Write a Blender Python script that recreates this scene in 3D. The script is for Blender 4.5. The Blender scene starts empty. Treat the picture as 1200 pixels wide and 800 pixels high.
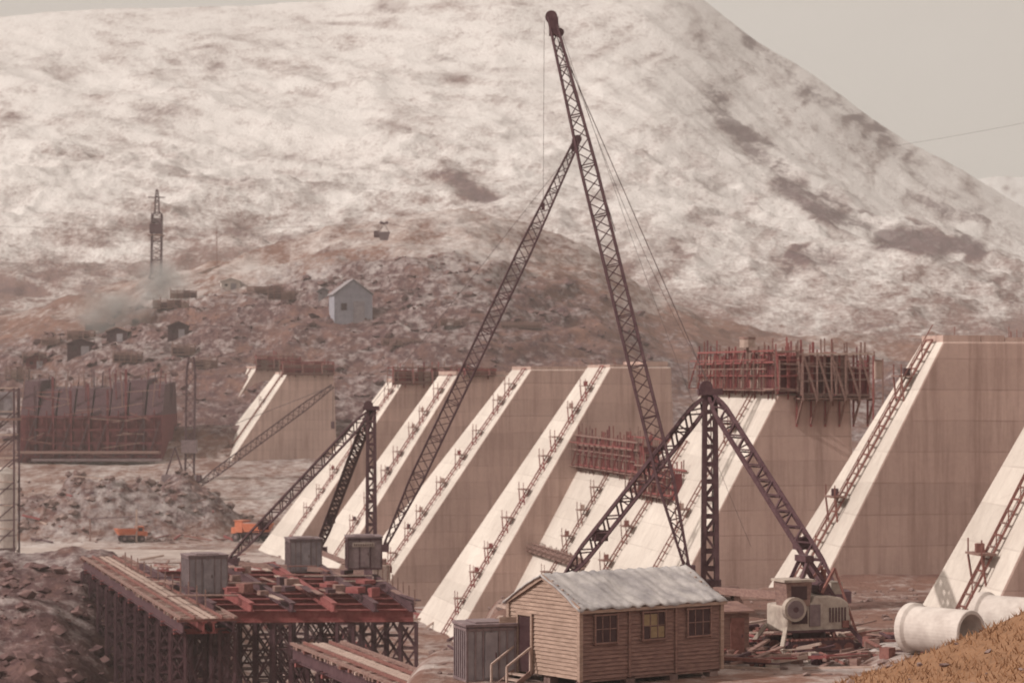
import bpy, math, random, bmesh
import numpy as np
from mathutils import Vector, Matrix
random.seed(7)
EYE=30.0; F=3000.0; HV=440.0
# survey helper: bearing / level readings + distance -> world position
def P(u,v,d): return Vector(((u-600)/F*d, d, EYE-(v-HV)/F*d))
scene=bpy.context.scene

# ------------------------------------------------------------ noise
rng=np.random.RandomState(11)
TAB=rng.rand(256,256)
def vnoise(x,y):
    xi=np.floor(x).astype(int); yi=np.floor(y).astype(int)
    fx=x-xi; fy=y-yi
    fx=fx*fx*fx*(fx*(fx*6-15)+10); fy=fy*fy*fy*(fy*(fy*6-15)+10)
    a=TAB[xi&255,yi&255]; b=TAB[(xi+1)&255,yi&255]; c=TAB[xi&255,(yi+1)&255]; d=TAB[(xi+1)&255,(yi+1)&255]
    return (a*(1-fx)+b*fx)*(1-fy)+(c*(1-fx)+d*fx)*fy
def fbm(x,y,s,o=5,ridged=False,seed=0):
    r=0; amp=1; tot=0; x=x/s+seed*17.3; y=y/s+seed*9.7
    for i in range(o):
        n=vnoise(x,y)
        if ridged: n=1-abs(2*n-1)
        r=r+n*amp; tot+=amp; amp*=.5
        x,y=(x*.8-y*.6)*2.03+5.1,(x*.6+y*.8)*2.03+1.7
    return r/tot
def sm(a,b,t):
    k=np.clip((t-a)/(b-a),0,1); return k*k*(3-2*k)
# ------------------------------------------------------------ terrain
HU=[-900,-200,0,60,100,180,215,250,350,400,430,500,560,590,620,700,760,820,900,1010,1200,1800]
HVv=[420,400,374,352,345,316,312,300,288,272,270,252,252,262,276,310,350,376,392,398,400,400]
MU=[-1500,-900,-300,0,200,400,450,600,750,810,830,870,920,960,1000,1060,1130,1200,1350,1600,2400]
MV=[250,170,60,20,14,4,-12,-45,-40,-10,6,42,74,96,128,167,204,246,322,375,400]
FU=[-1500,800,1000,1100,1140,1170,1230,1400,1700,2600]
FV=[400,330,260,222,208,203,207,180,150,200]
def sinterp(u,A,B,w):
    return sum(np.interp(u+o*w,A,B) for o in(-1,-.66,-.33,0,.33,.66,1))/7
def terr(x,y):
    x=np.asarray(x,float); y=np.asarray(y,float)
    ys=np.maximum(y,40.); u=600+F*x/ys
    near=-1.7-0.134*y
    T=-11.6
    y1=135+np.maximum(0,x-8)*1.2
    R=T+(-26-T)*np.clip((y-y1)/85,0,1)**.9*(y>y1)+np.where(y<74,np.maximum(near,T)-T,0)
    L=np.where(y<60,near,near*0-9.74)+(-25.5+9.74)*sm(60,112,y)
    xe=-3.4+sm(103,125,y)*3
    w=sm(-6,0,x-xe)
    z=L*(1-w)+R*w
    z=z+.62*sm(13.5,15.5,x)*sm(84,90,y)*sm(112,105,y)
    LB=-24+7.3*sm(150,196,y)-8.5*sm(215,300,y)
    wl=sm(-22,-35,x)*(y>110)
    z=z*(1-wl)+np.maximum(z,LB)*wl
    bh=-9.45+(x-8.5)*0.40
    bh=np.minimum(bh,-4.8)
    wb=sm(85,74,y)*sm(30,60,y)
    z=np.where((y>30)&(y<90)&(bh>z),z+(bh-z)*wb,z)
    z=z+sm(395,475,y)*9.5
    zc=(HV-sinterp(u,HU,HVv,18))/F*650+5.5*(fbm(x,y*0+3,34,4,False,31)-.5)
    z470=-16.
    s=np.clip((y-470)/180,0,1)
    hill=z470+(zc-z470)*s**.85
    # cut benches of the excavation
    wob=6*(fbm(x,y,35,4,False,14)-.5)
    st=4.2; q=(hill+wob)/st; fr=q-np.floor(q); ben=(np.floor(q)+sm(.45,.75,fr))*st-wob
    wk=sm(472,490,y)*sm(622,585,y)*sm(760,640,u)
    hill=hill*(1-wk*.85)+ben*wk*.85
    hb=np.exp(-np.maximum(y-650,0)**2/(2*70.**2))
    hill=-20+(hill+20)*hb
    z=np.where(y>470,hill,z)
    Dc=1550.
    s2=np.clip((y-700)/(Dc-700),0,1)
    tc=(HV-sinterp(u,MU,MV,26))/F; t0=(HV-428)/F
    m=(t0+(tc-t0)*s2**.95)*y
    m=m*np.exp(-np.maximum(y-Dc,0)**2/(2*420.**2))-(y>Dc)*np.minimum((y-Dc)*.2,60)
    amp=34*sm(0,.35,s2)*(1-.75*sm(.75,1,s2))*(y<2600)
    rid=fbm(x,y*1.0,230,6,True,3)-.55
    m=m+amp*rid*.8+amp*.5*(fbm(x+.6*y,y*.5,90,5,True,5)-.55)
    z=np.where(y>650,np.maximum(z,m),z)
    s3=np.clip((y-2400)/1700,0,1)
    f=(HV-np.interp(u,FU,FV))/F*4100*s3+40*(fbm(x,y,500,4)-.5)-60*(y>4100)*(y-4100)/800
    z=np.where(y>2400,np.maximum(z,f),z)
    n=fbm(x,y,7,4)-.5; n2=fbm(x,y,22,5,True,2)-.55
    flat=sm(80,90,y)*sm(128,120,y)*sm(-3,1,x)
    z=z+n*.7*(1-flat*.85)*sm(20,60,y)
    z=z+n2*(2.0*sm(395,470,y)+4.4*sm(480,560,y))*(y<1200)
    z=z+wl*n2*4.5*sm(140,160,y)*sm(260,215,y)+wl*1.4*(fbm(x,y,4,4,True,12)-.5)*sm(140,160,y)*sm(260,215,y)
    r=np.sqrt(((x+62)/24)**2+((y-404)/15)**2)+.35*(fbm(x,y,12,3,False,6)-.5)
    z=z+8.5*sm(1.05,.45,r)*(.55+.9*fbm(x,y,8,5,True,4)-.2)
    wr=sm(346,352,y)*sm(384,378,y)*sm(-30,-40,x)
    z=z*(1-wr)-25.2*wr
    return z
def ground(x,y): return EYE+float(terr(np.array([x]),np.array([y]))[0])
def hit(u,v,d0=480,d1=645):
    ys=np.linspace(d0,d1,400); xs=(u-600)/F*ys; zs=terr(xs,ys); k=np.where(zs>=-(v-HV)/F*ys)[0]
    i=k[0] if len(k) else len(ys)-1
    return Vector((xs[i],ys[i],EYE+zs[i]))

cen=np.linspace(-.235,.235,500)
outl=-.235-np.linspace(.01,1,45)**1.6*1.3
cols=np.sort(np.concatenate([outl[::-1],cen,-outl[::-1][::-1]]))
rows=np.concatenate([[-60,-30,-8],np.geomspace(2,60,50),np.geomspace(60.8,470,230),np.linspace(472,640,130),np.geomspace(643,1700,330),np.geomspace(1730,5200,60)])
Yg,Cg=np.meshgrid(rows,cols,indexing='ij')
Xg=Cg*(np.maximum(Yg,0)+ 35*np.exp(-np.maximum(Yg,0)/40))
Zg=terr(Xg,Yg)
Ug=600+F*Xg/np.maximum(Yg,40)
nr,nc=Xg.shape
V=np.stack([Xg,Yg,Zg+EYE],-1).reshape(-1,3)
me=bpy.data.meshes.new("terrain")
idx=np.arange(nr*nc).reshape(nr,nc)
q=np.stack([idx[:-1,:-1],idx[:-1,1:],idx[1:,1:],idx[1:,:-1]],-1).reshape(-1,4)
me.vertices.add(len(V)); me.vertices.foreach_set('co',V.ravel())
me.loops.add(q.size); me.loops.foreach_set('vertex_index',q.ravel().astype(np.int32))
me.polygons.add(len(q)); me.polygons.foreach_set('loop_start',np.arange(0,q.size,4,dtype=np.int32))
me.polygons.foreach_set('loop_total',np.full(len(q),4,dtype=np.int32))
me.polygons.foreach_set('use_smooth',np.ones(len(q),dtype=bool))
me.update(); me.validate()
X,Y,Z=Xg,Yg,Zg
Vg=HV-F*Z/np.maximum(Y,40)
far=sm(640,760,Y+110*(fbm(X,Y,25,4,False,21)-.5))
big=fbm(X,Y,120,4,False,7)-.5
med=fbm(X,Y,30,4,False,8)-.5
# wind-blown / gully streaks on the mountain face
rt=sm(560,800,Ug)
ca,sa=math.cos(math.radians(38)),math.sin(math.radians(38))
xx=X+45*big; zz=Z+10*med
s_right=fbm((xx*ca+zz*sa)*.26,(-xx*sa+zz*ca),5,5,False,15)
s_left=fbm((xx*.98-zz*.2)*.24,(xx*.2+zz*.98),4.2,5,False,16)
s_diag=fbm((xx*.75+zz*.66)*.4,(-xx*.66+zz*.75),9,4,False,18)
pat=fbm(X,Z*1.6+Y*.1,26,5,False,19)-.5
streak=(s_left*(1-rt)+s_right*rt-.5)*.8+(s_diag-.5)*.35+pat*.55
# bare heather just above the moraine and along the foot of the mountain
hv=sinterp(Ug,HU,HVv,18); above=np.clip(hv-Vg,0,400)
foot=np.exp(-(above/48.)**1.3)
snow=np.where(Y>690, .38+.46*sm(0,95,Z+50*big)-.34*foot+1.35*streak, 0.0+.6*med+.55*sm(6,46,Z)+1.4*streak)
snow=np.where((Y>690)&(Ug<480),np.maximum(snow,.48+.32*sm(30,100,Z)-.38*foot+.2*med+1.35*streak),snow)
snow=np.where(Y<480,.10+.8*med+.2*sm(150,300,Y),snow)
snow=np.where((X<-24)&(Y<230)&(Y>120),-.05+1.1*med,snow)
snow=np.where(Y<100,.02,snow)
def dist_poly(pts):
    D=np.full(X.shape,1e9)
    for (a,b),(c,d) in zip(pts[:-1],pts[1:]):
        t=np.clip(((Ug-a)*(c-a)+(Vg-b)*(d-b))/((c-a)**2+(d-b)**2),0,1)
        D=np.minimum(D,np.hypot(Ug-a-t*(c-a),(Vg-b-t*(d-b))))
    return D
rock=np.zeros(X.shape)
for pts,wd,st in [([(830,115),(870,155),(925,210),(990,255),(1060,280),(1135,288)],17,.62),([(1035,278),(1095,290),(1145,292)],15,1.1),([(920,222),(960,248),(1015,268)],11,.95),([(880,55),(930,95),(1010,150),(1080,200)],15,.40),([(535,212),(580,238)],12,.6),([(850,100),(800,150)],12,.3),([(770,60),(700,170)],14,.15),([(930,300),(985,312)],12,.5),([(1060,230),(1150,262)],12,.35),([(80,225),(160,260)],14,.2),([(400,190),(520,200)],12,.25)]:
    rock=np.maximum(rock,st*np.exp(-(dist_poly(pts)/wd)**2)*(Y>700))
rock=rock+.25*far*sm(.62,.8,fbm(X,Y,60,5,True,9))
rock=rock+far*1.0*streak*-.9*(rock>.1)
dig=sm(470,490,Y)*sm(650,560,Y)*sm(560,300,Ug)+.8*sm(470,500,Y)*sm(640,570,Y)*(Ug>=300)
rock=np.maximum(rock,np.clip(dig,0,1)*(.95+med)*(Y<660))
rock=np.maximum(rock,1.0*sm(-20,-30,X)*sm(140,150,Y)*sm(260,215,Y))
rock=np.maximum(rock,.8*sm(1.1,.7,np.hypot((X+62)/24,(Y-402)/16)))
snow=np.where((Y>470)&(Y<600),snow*.4,snow)
dust=sm(250,330,Y)*sm(470,400,Y)*(.65+1.2*med)
dust=np.maximum(dust,.55*sm(76,90,Y)*sm(150,130,Y)*sm(-9,-3,X)*(.7+2*(fbm(X,Y,5,3,False,4)-.5)))
dust=np.maximum(dust,.75*sm(215,260,Y)*sm(420,380,Y)*(.55+1.2*med))
dust=dust*(1-.8*sm(1.15,.8,np.hypot((X+62)/24,(Y-402)/16)))
grass=sm(90,82,Y)*sm(4,9,X)
for nm,arr in [('snow',snow),('rock',rock),('far',far),('dust',dust),('grass',grass)]:
    at=me.attributes.new(nm,'FLOAT','POINT'); at.data.foreach_set('value',np.clip(arr,-1,1.5).ravel().astype(np.float32))
terrain=bpy.data.objects.new("terrain",me); scene.collection.objects.link(terrain)

# ------------------------------------------------------------ materials
def nt(m): m.use_nodes=True; return m.node_tree
class N:
    def __init__(s,tree): s.t=tree
    def n(s,typ,**kw):
        k=s.t.nodes.new(typ)
        for a,b in kw.items(): setattr(k,a,b)
        return k
    def l(s,a,b): s.t.links.new(a,b)
    def val(s,x,inp):
        if hasattr(x,'is_linked') or hasattr(x,'links'): s.l(x,inp)
        else: inp.default_value=x
    def math(s,op,a,b=0.,clamp=False):
        k=s.n('ShaderNodeMath',operation=op,use_clamp=clamp); s.val(a,k.inputs[0]); s.val(b,k.inputs[1]); return k.outputs[0]
    def mix(s,f,a,b,mode='MIX'):
        k=s.n('ShaderNodeMixRGB',blend_type=mode); s.val(f,k.inputs[0])
        s.val(a if not isinstance(a,tuple) else (*a,1)[:4],k.inputs[1]); s.val(b if not isinstance(b,tuple) else (*b,1)[:4],k.inputs[2]); return k.outputs[0]
    def pos(s,sc=(1,1,1)):
        g=s.n('ShaderNodeNewGeometry'); mp=s.n('ShaderNodeMapping'); mp.inputs['Scale'].default_value=sc; s.l(g.outputs['Position'],mp.inputs['Vector']); return mp.outputs[0]
    def noise(s,vec,scale,detail=4,rough=.6):
        k=s.n('ShaderNodeTexNoise'); s.l(vec,k.inputs['Vector']); k.inputs['Scale'].default_value=scale; k.inputs['Detail'].default_value=detail; k.inputs['Roughness'].default_value=rough; return k.outputs['Fac']
    def attr(s,n): k=s.n('ShaderNodeAttribute',attribute_name=n); return k.outputs['Fac']
def new(name):
    m=bpy.data.materials.new(name); t=nt(m); n=N(t); b=t.nodes['Principled BSDF']; b.inputs['Specular IOR Level'].default_value=.25; return m,n,b
def simple(name,c1,c2,scale=2,rough=.8,metal=0,bump=.2,sc=(1,1,1),contrast=1.6,bscale=None):
    m,n,b=new(name); p=n.pos(sc); f=n.noise(p,scale,4,.65)
    f=n.math('ADD',n.math('MULTIPLY',n.math('SUBTRACT',f,.5),contrast*1.6),.5,True)
    g=n.noise(n.pos(),scale*.23,2)
    col=n.mix(f,c1,c2); col=n.mix(.35,col,n.mix(g,(.45,.45,.45),(1.35,1.35,1.35)),'MULTIPLY')
    n.l(col,b.inputs['Base Color']); b.inputs['Roughness'].default_value=rough; b.inputs['Metallic'].default_value=metal
    if bump:
        bp=n.n('ShaderNodeBump'); bp.inputs['Strength'].default_value=bump; bp.inputs['Distance'].default_value=.05
        n.l(n.noise(p,bscale or scale*3,2),bp.inputs['Height']); n.l(bp.outputs[0],b.inputs['Normal'])
    return m
M={}
M['steel']=simple('dark_steel',(.066,.027,.036),(.125,.066,.074),3,.7,bump=0)
M['steelg']=simple('grey_steel',(.16,.11,.12),(.27,.20,.205),3,.6,bump=0)
M['red']=simple('red_oxide_steel',(.20,.045,.05),(.33,.115,.105),2.5,.75,bump=0)
M['redd']=simple('dark_red_shutter',(.12,.028,.036),(.21,.062,.064),1.2,.8,bump=0)
M['timber']=simple('weathered_timber',(.17,.092,.083),(.33,.21,.18),3,.85,sc=(1,1,3))
M['timberp']=simple('pale_timber',(.34,.24,.205),(.52,.39,.34),3,.85)
M['rust']=simple('rusty_iron',(.17,.065,.058),(.29,.135,.115),5,.85,bump=0)
M['rope']=simple('wire_rope',(.12,.08,.08),(.16,.12,.12),3,.7,bump=0)
M['board']=simple('hut_clapboard',(.17,.09,.08),(.31,.185,.155),2.5,.85,sc=(1,1,6),contrast=1.7)  # hut boarding darkened to paint the dim side away from the sun
M['boardg']=simple('hut_gable_board',(.28,.185,.15),(.46,.325,.265),2.5,.85,sc=(1,1,6),contrast=1.7)  # same boarding, lighter, so the sunlit gable is in the colour
M['felt']=simple('roof_canvas',(.30,.275,.285),(.55,.51,.50),1.1,.55,bump=.6,contrast=2)
M['frame']=simple('window_frame',(.36,.29,.25),(.46,.38,.33),6,.7)
M['glass']=simple('dark_glass',(.05,.024,.028),(.075,.042,.045),2,.15,bump=0)  # window glass, and the painted dark of the hut's open doorway
M['glassy']=simple('curtained_glass',(.22,.15,.08),(.33,.24,.14),5,.4,bump=0)  # yellow base colour paints the look of lit panes
M['panel']=simple('blue_grey_sheet',(.21,.18,.20),(.34,.30,.315),1.4,.6)
M['panell']=simple('pale_blue_sheet',(.27,.26,.31),(.39,.375,.42),.8,.6)
M['orange']=simple('orange_paint',(.52,.13,.07),(.62,.22,.12),2,.5)
M['beige']=simple('beige_machine_paint',(.34,.27,.235),(.53,.45,.39),2.5,.55,contrast=2)
M['rubber']=simple('rubber',(.045,.025,.028),(.07,.05,.05),3,.9)
M['pipe']=simple('precast_concrete',(.50,.43,.40),(.68,.61,.57),1.8,.8)
M['rockm']=simple('rubble_stone',(.13,.075,.07),(.34,.245,.225),.9,.9,bump=0)
M['rockd']=simple('dark_blasted_rock',(.075,.035,.04),(.24,.145,.135),.5,.9,bump=0)
M['straw']=simple('dry_grass',(.23,.11,.055),(.39,.215,.12),3,.9,bump=0)
M['road']=simple('gravel_road',(.36,.285,.26),(.54,.455,.42),.5,.95,contrast=2)
def concrete(name,c1,c2,line,stain):
    m,n,b=new(name)
    f=n.noise(n.pos(),.35,5,.6); col=n.mix(f,c1,c2)
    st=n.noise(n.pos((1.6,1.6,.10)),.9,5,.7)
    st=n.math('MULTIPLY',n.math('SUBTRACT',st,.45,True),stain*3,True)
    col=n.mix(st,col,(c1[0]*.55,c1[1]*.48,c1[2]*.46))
    bl=n.noise(n.pos(),.09,3,.5)
    col=n.mix(.6,col,n.mix(bl,(.50,.47,.46),(1.45,1.45,1.45)),'MULTIPLY')
    g=n.n('ShaderNodeNewGeometry'); sp=n.n('ShaderNodeSeparateXYZ'); n.l(g.outputs['Position'],sp.inputs[0])
    z=n.math('ADD',sp.outputs[2],n.math('MULTIPLY',bl,.3))
    fr=n.math('FRACT',n.math('DIVIDE',z,1.83)); ln=n.math('LESS_THAN',fr,.045)
    wn=n.n('ShaderNodeTexWhiteNoise',noise_dimensions='1D'); n.l(n.math('FLOOR',n.math('DIVIDE',z,1.83)),wn.inputs['W'])
    col=n.mix(.30,col,n.mix(wn.outputs['Value'],(.72,.70,.69),(1.25,1.25,1.25)),'MULTIPLY')
    lf=n.math('MULTIPLY',n.math('SUBTRACT',f,.36,True),4.,True)
    col=n.mix(n.math('MULTIPLY',n.math('MULTIPLY',ln,lf),line),col,(c1[0]*.45,c1[1]*.38,c1[2]*.36))
    fx=n.math('FRACT',n.math('DIVIDE',n.math('ADD',sp.outputs[0],n.math('MULTIPLY',sp.outputs[1],.3)),1.25)); lx=n.math('LESS_THAN',fx,.05)
    col=n.mix(n.math('MULTIPLY',n.math('MULTIPLY',lx,lf),line*.3),col,(c1[0]*.5,c1[1]*.42,c1[2]*.4))
    fine=n.noise(n.pos(),3.5,4,.75); col=n.mix(.35,col,n.mix(fine,(.6,.6,.6),(1.4,1.4,1.4)),'MULTIPLY')
    n.l(col,b.inputs['Base Color']); b.inputs['Roughness'].default_value=.9
    return m
M['cface']=concrete('sloping_face_concrete',(.56,.49,.445),(.72,.66,.605),.28,.34)  # same concrete as the sides, lightened to paint its sunlit look
M['cside']=concrete('shuttered_side_concrete',(.43,.30,.262),(.57,.42,.372),.42,.75)  # shade and pink cast put into this base colour; streaks are stains
m,n,b=new('land_surface')
snow_a,rock_a,far_a,dust_a,grass_a=[n.attr(k) for k in('snow','rock','far','dust','grass')]
pf=n.pos((1,.5,1.6))
nf1=n.noise(pf,.08,5,.75); nf2=n.noise(pf,.34,4,.75); nn1=n.noise(n.pos(),.7,5,.72); nn2=n.noise(n.pos(),.09,4,.65)
def spread(x,k): return n.math('MULTIPLY',n.math('SUBTRACT',x,.5),k)
brown=n.mix(n.math('ADD',spread(nn2,2.4),.5,True),(.080,.034,.033),(.22,.11,.080)); brown=n.mix(n.math('ADD',spread(nn1,2.2),.5,True),brown,n.mix(.5,brown,(.28,.175,.145)))
farb=n.mix(nf1,(.145,.078,.072),(.26,.165,.145))
bare=n.mix(far_a,brown,farb)
rk=n.mix(nf2,(.07,.035,.042),(.19,.12,.12)); rkn=n.mix(n.math('ADD',spread(nn1,2.4),.5,True),(.050,.021,.026),(.18,.10,.093)); rk=n.mix(far_a,rkn,rk)
rf=n.math('ADD',rock_a,n.math('ADD',spread(nf1,1.6),spread(nf2,2.0))); rf=n.math('MULTIPLY',n.math('SUBTRACT',rf,.30),1.8,True)
col=n.mix(rf,bare,rk)
df=n.math('ADD',dust_a,spread(nn1,1.6)); df=n.math('MULTIPLY',n.math('SUBTRACT',df,.42),1.8,True)
col=n.mix(df,col,n.mix(nn2,(.28,.195,.175),(.50,.41,.38)))
sf=n.math('ADD',snow_a,n.math('ADD',spread(nf1,.9),n.math('ADD',spread(nf2,1.8),spread(nn1,1.6)))); sf=n.math('ADD',n.math('MULTIPLY',n.math('SUBTRACT',sf,.44),1.1),.5,True)
sf=n.math('SUBTRACT',sf,n.math('MULTIPLY',rf,n.math('MULTIPLY',far_a,.85)),True)
sf=n.math('MULTIPLY',sf,n.mix(far_a,(.62,.62,.62),(.97,.97,.97)))
col=n.mix(sf,col,n.mix(nf1,(.66,.61,.595),(.78,.74,.725)))
gr=n.mix(nn1,(.17,.08,.04),(.38,.21,.12)); col=n.mix(grass_a,col,gr)
n.l(col,b.inputs['Base Color']); b.inputs['Roughness'].default_value=.95
bp=n.n('ShaderNodeBump'); bp.inputs['Strength'].default_value=.7; bp.inputs['Distance'].default_value=2.5
hh_=n.math('ADD',n.math('MULTIPLY',nf2,n.math('MULTIPLY',far_a,.6)),n.math('MULTIPLY',nn1,.22)); n.l(hh_,bp.inputs['Height']); n.l(bp.outputs[0],b.inputs['Normal'])
me.materials.append(m)

# ------------------------------------------------------------ mesh builder
class MB:
    def __init__(s,M=None): s.v=[];s.f=[];s.m=[];s.mats=[];s.M=M
    def mi(s,k):
        if k not in s.mats: s.mats.append(k)
        return s.mats.index(k)
    def add(s,vs,fs,k):
        o=len(s.v); i=s.mi(k)
        for v in vs:
            v=Vector(v); s.v.append(s.M@v if s.M else v)
        for f in fs: s.f.append([a+o for a in f]); s.m.append(i)
    def hexa(s,vs,k): s.add(vs,[(0,3,2,1),(4,5,6,7),(0,1,5,4),(1,2,6,5),(2,3,7,6),(3,0,4,7)],k)
    def box(s,c,sz,k,yaw=0,R=None):
        c=Vector(c); hx,hy,hz=[a/2 for a in sz]
        R=R or Matrix.Rotation(yaw,3,'Z')
        s.hexa([c+R@Vector(p) for p in [(-hx,-hy,-hz),(hx,-hy,-hz),(hx,hy,-hz),(-hx,hy,-hz),(-hx,-hy,hz),(hx,-hy,hz),(hx,hy,hz),(-hx,hy,hz)]],k)
    def beam(s,a,b,w,k,h=None,up=Vector((0,0,1))):
        a=Vector(a);b=Vector(b);h=h or w; d=b-a
        if d.length<1e-5:return
        d.normalize(); x=d.cross(up)
        if x.length<.05: x=d.cross(Vector((1,0,0)))
        x.normalize(); y=x.cross(d).normalized(); x*=w/2;y*=h/2
        s.hexa([a-x-y,a+x-y,a+x+y,a-x+y,b-x-y,b+x-y,b+x+y,b-x+y],k)
    def tube(s,a,b,r0,k,r1=None,n=10,cap=True):
        a=Vector(a);b=Vector(b);r1=r0 if r1 is None else r1; d=(b-a).normalized(); x=d.cross(Vector((0,0,1)))
        if x.length<.05:x=d.cross(Vector((1,0,0)))
        x.normalize();y=d.cross(x)
        vs=[a+(x*math.cos(t)+y*math.sin(t))*r0 for t in [2*math.pi*i/n for i in range(n)]]+[b+(x*math.cos(t)+y*math.sin(t))*r1 for t in [2*math.pi*i/n for i in range(n)]]
        fs=[(i,(i+1)%n,n+(i+1)%n,n+i) for i in range(n)]
        if cap: fs+=[tuple(range(n))[::-1],tuple(range(n,2*n))]
        s.add(vs,fs,k)
    def lattice(s,a,b,w0,wm,w1,n,r,k,t0=.12,t1=.85,lr=None):
        a=Vector(a);b=Vector(b);d=(b-a).normalized(); y=d.cross(Vector((0,1,0))).normalized(); z=y.cross(d).normalized(); lr=lr or r*.6
        def w(t): 
            if t<t0:return w0+(wm-w0)*t/t0
            if t>t1:return wm+(w1-wm)*(t-t1)/(1-t1)
            return wm
        C=[]
        for i in range(n+1):
            t=i/n;c=a.lerp(b,t);h=w(t)/2
            C.append([c+y*h+z*h,c+y*h-z*h,c-y*h-z*h,c-y*h+z*h])
        for i in range(n):
            for j in range(4):
                s.beam(C[i][j],C[i+1][j],r,k)
                j2=(j+1)%4
                if i%2: s.beam(C[i][j],C[i+1][j2],lr,k)
                else: s.beam(C[i][j2],C[i+1][j],lr,k)
                if i%4==0: s.beam(C[i][j],C[i][j2],lr,k)
    def cable(s,a,b,r,k,sag=0,n=12):
        a=Vector(a);b=Vector(b);pr=a
        for i in range(1,n+1):
            t=i/n;c=a.lerp(b,t);c.z-=sag*4*t*(1-t); s.tube(pr,c,r,k,n=4,cap=False); pr=c
    def obj(s,name,parent=None,smooth=False,bevel=0):
        vs=np.array([tuple(v) for v in s.v])
        if parent: o0=Vector(parent.location)
        else: o0=Vector(((vs[:,0].min()+vs[:,0].max())/2,(vs[:,1].min()+vs[:,1].max())/2,vs[:,2].min()))
        me=bpy.data.meshes.new(name); me.from_pydata([tuple(v-o0) for v in s.v],[],s.f)
        for k in s.mats: me.materials.append(M[k])
        me.polygons.foreach_set('material_index',s.m)
        if smooth: me.polygons.foreach_set('use_smooth',[True]*len(s.f))
        o=bpy.data.objects.new(name,me); scene.collection.objects.link(o)
        if parent: o.parent=parent
        else: o.location=o0
        if bevel:
            bm=o.modifiers.new('bevel','BEVEL'); bm.width=bevel; bm.segments=2; bm.limit_method='ANGLE'
        return o
def group(name,loc):
    e=bpy.data.objects.new(name,None); e.location=loc; scene.collection.objects.link(e); return e
ZV=Vector((0,0,1))

# site road: a gravel ribbon on the levelled strip, with shallow shoulders
mb=MB(); nx_=60; vs=[];
for i in range(nx_+1):
    x=-150+(110)*i/nx_; yc=365+3*math.sin(i*.2); zz_=EYE-25.2+.05
    vs+= [(x,yc-8.5,zz_-.08),(x,yc-8,zz_),(x,yc+8,zz_),(x,yc+8.5,zz_-.08)]
mb.add(vs,[(i*4+j,(i+1)*4+j,(i+1)*4+j+1,i*4+j+1) for i in range(nx_) for j in range(3)],'road'); mb.obj('site_road')

# ------------------------------------------------------------ dam buttresses
BT={}
def buttress(key,ut,vt,ub,vb,d,wt,wb,crest,ax):
    a=Vector((ax,1,0)).normalized(); dn=Vector((-a.y,a.x,0))
    TR=P(ut,vt,d); k=(ub-600)/F
    R=(k*d-TR.x)/(dn.x-k*dn.y); d2=d+dn.y*R; zb=EYE-(vb-HV)/F*d2; h=TR.z-zb
    sl=R/h
    dpm=lambda x,y:abs(F*(a.x/y-x*a.y/y/y))
    t0=wt/dpm(TR.x,d); t1=wb/dpm(TR.x+dn.x*R,d2)
    ex=5.0; H=h+ex; RR=sl*H; t1=t0+(t1-t0)*H/h
    BR=TR+dn*RR-ZV*H; UB=TR-dn*(crest+H*.04)-ZV*H; UT=TR-dn*crest
    far=[TR+a*t0,BR+a*t1,UB+a*t1,UT+a*t0]
    g=group('dam_buttress',TR+dn*(RR*.3)-ZV*H)
    mb=MB()
    v=[TR,BR,UB,UT]+far
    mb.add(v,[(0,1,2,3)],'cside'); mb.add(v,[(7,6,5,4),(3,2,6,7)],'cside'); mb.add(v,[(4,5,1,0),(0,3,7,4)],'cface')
    bm=mb.obj('buttress_body',g)
    b2=bmesh.new(); b2.from_mesh(bm.data); bmesh.ops.remove_doubles(b2,verts=b2.verts,dist=.001); bmesh.ops.recalc_face_normals(b2,faces=b2.faces); b2.to_mesh(bm.data); b2.free()
    mo=bm.modifiers.new('bevel','BEVEL'); mo.width=.12; mo.segments=2
    mb=MB(); L=crest; s=.0; rr_=random.Random(int(d))
    while s<L-.5:
        w=rr_.uniform(1.2,2.6); w=min(w,L-s)
        mb.box(TR-dn*(s+w/2)+a*(t0/2)+ZV*rr_.choice([.0,.12,.3]),(w*.98,t0*.97,.5),'cside',math.atan2(dn.y,dn.x)); s+=w
    for i in range(int(L*1.6)):
        p=TR-dn*random.uniform(.2,L-.2)+a*random.uniform(.1,min(t0,2.5)); mb.beam(p,p+ZV*random.uniform(.4,1.0),.035,'rust')
    mb.obj('crest_fittings',g)
    B=dict(TR=TR,a=a,dn=dn,sl=sl,h=h,t0=t0,t1=t1,H=H,g=g,crest=crest); BT[key]=B
    return B
def onface(B,f,zd,off=.25):
    """point on sloping face: f across thickness 0..1, zd metres below crest"""
    t=B['t0']+(B['t1']-B['t0'])*zd/B['H']
    nrm=(B['dn']+ZV*B['sl']).normalized()
    return B['TR']+B['dn']*B['sl']*zd-ZV*zd+B['a']*t*f+nrm*off
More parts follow.
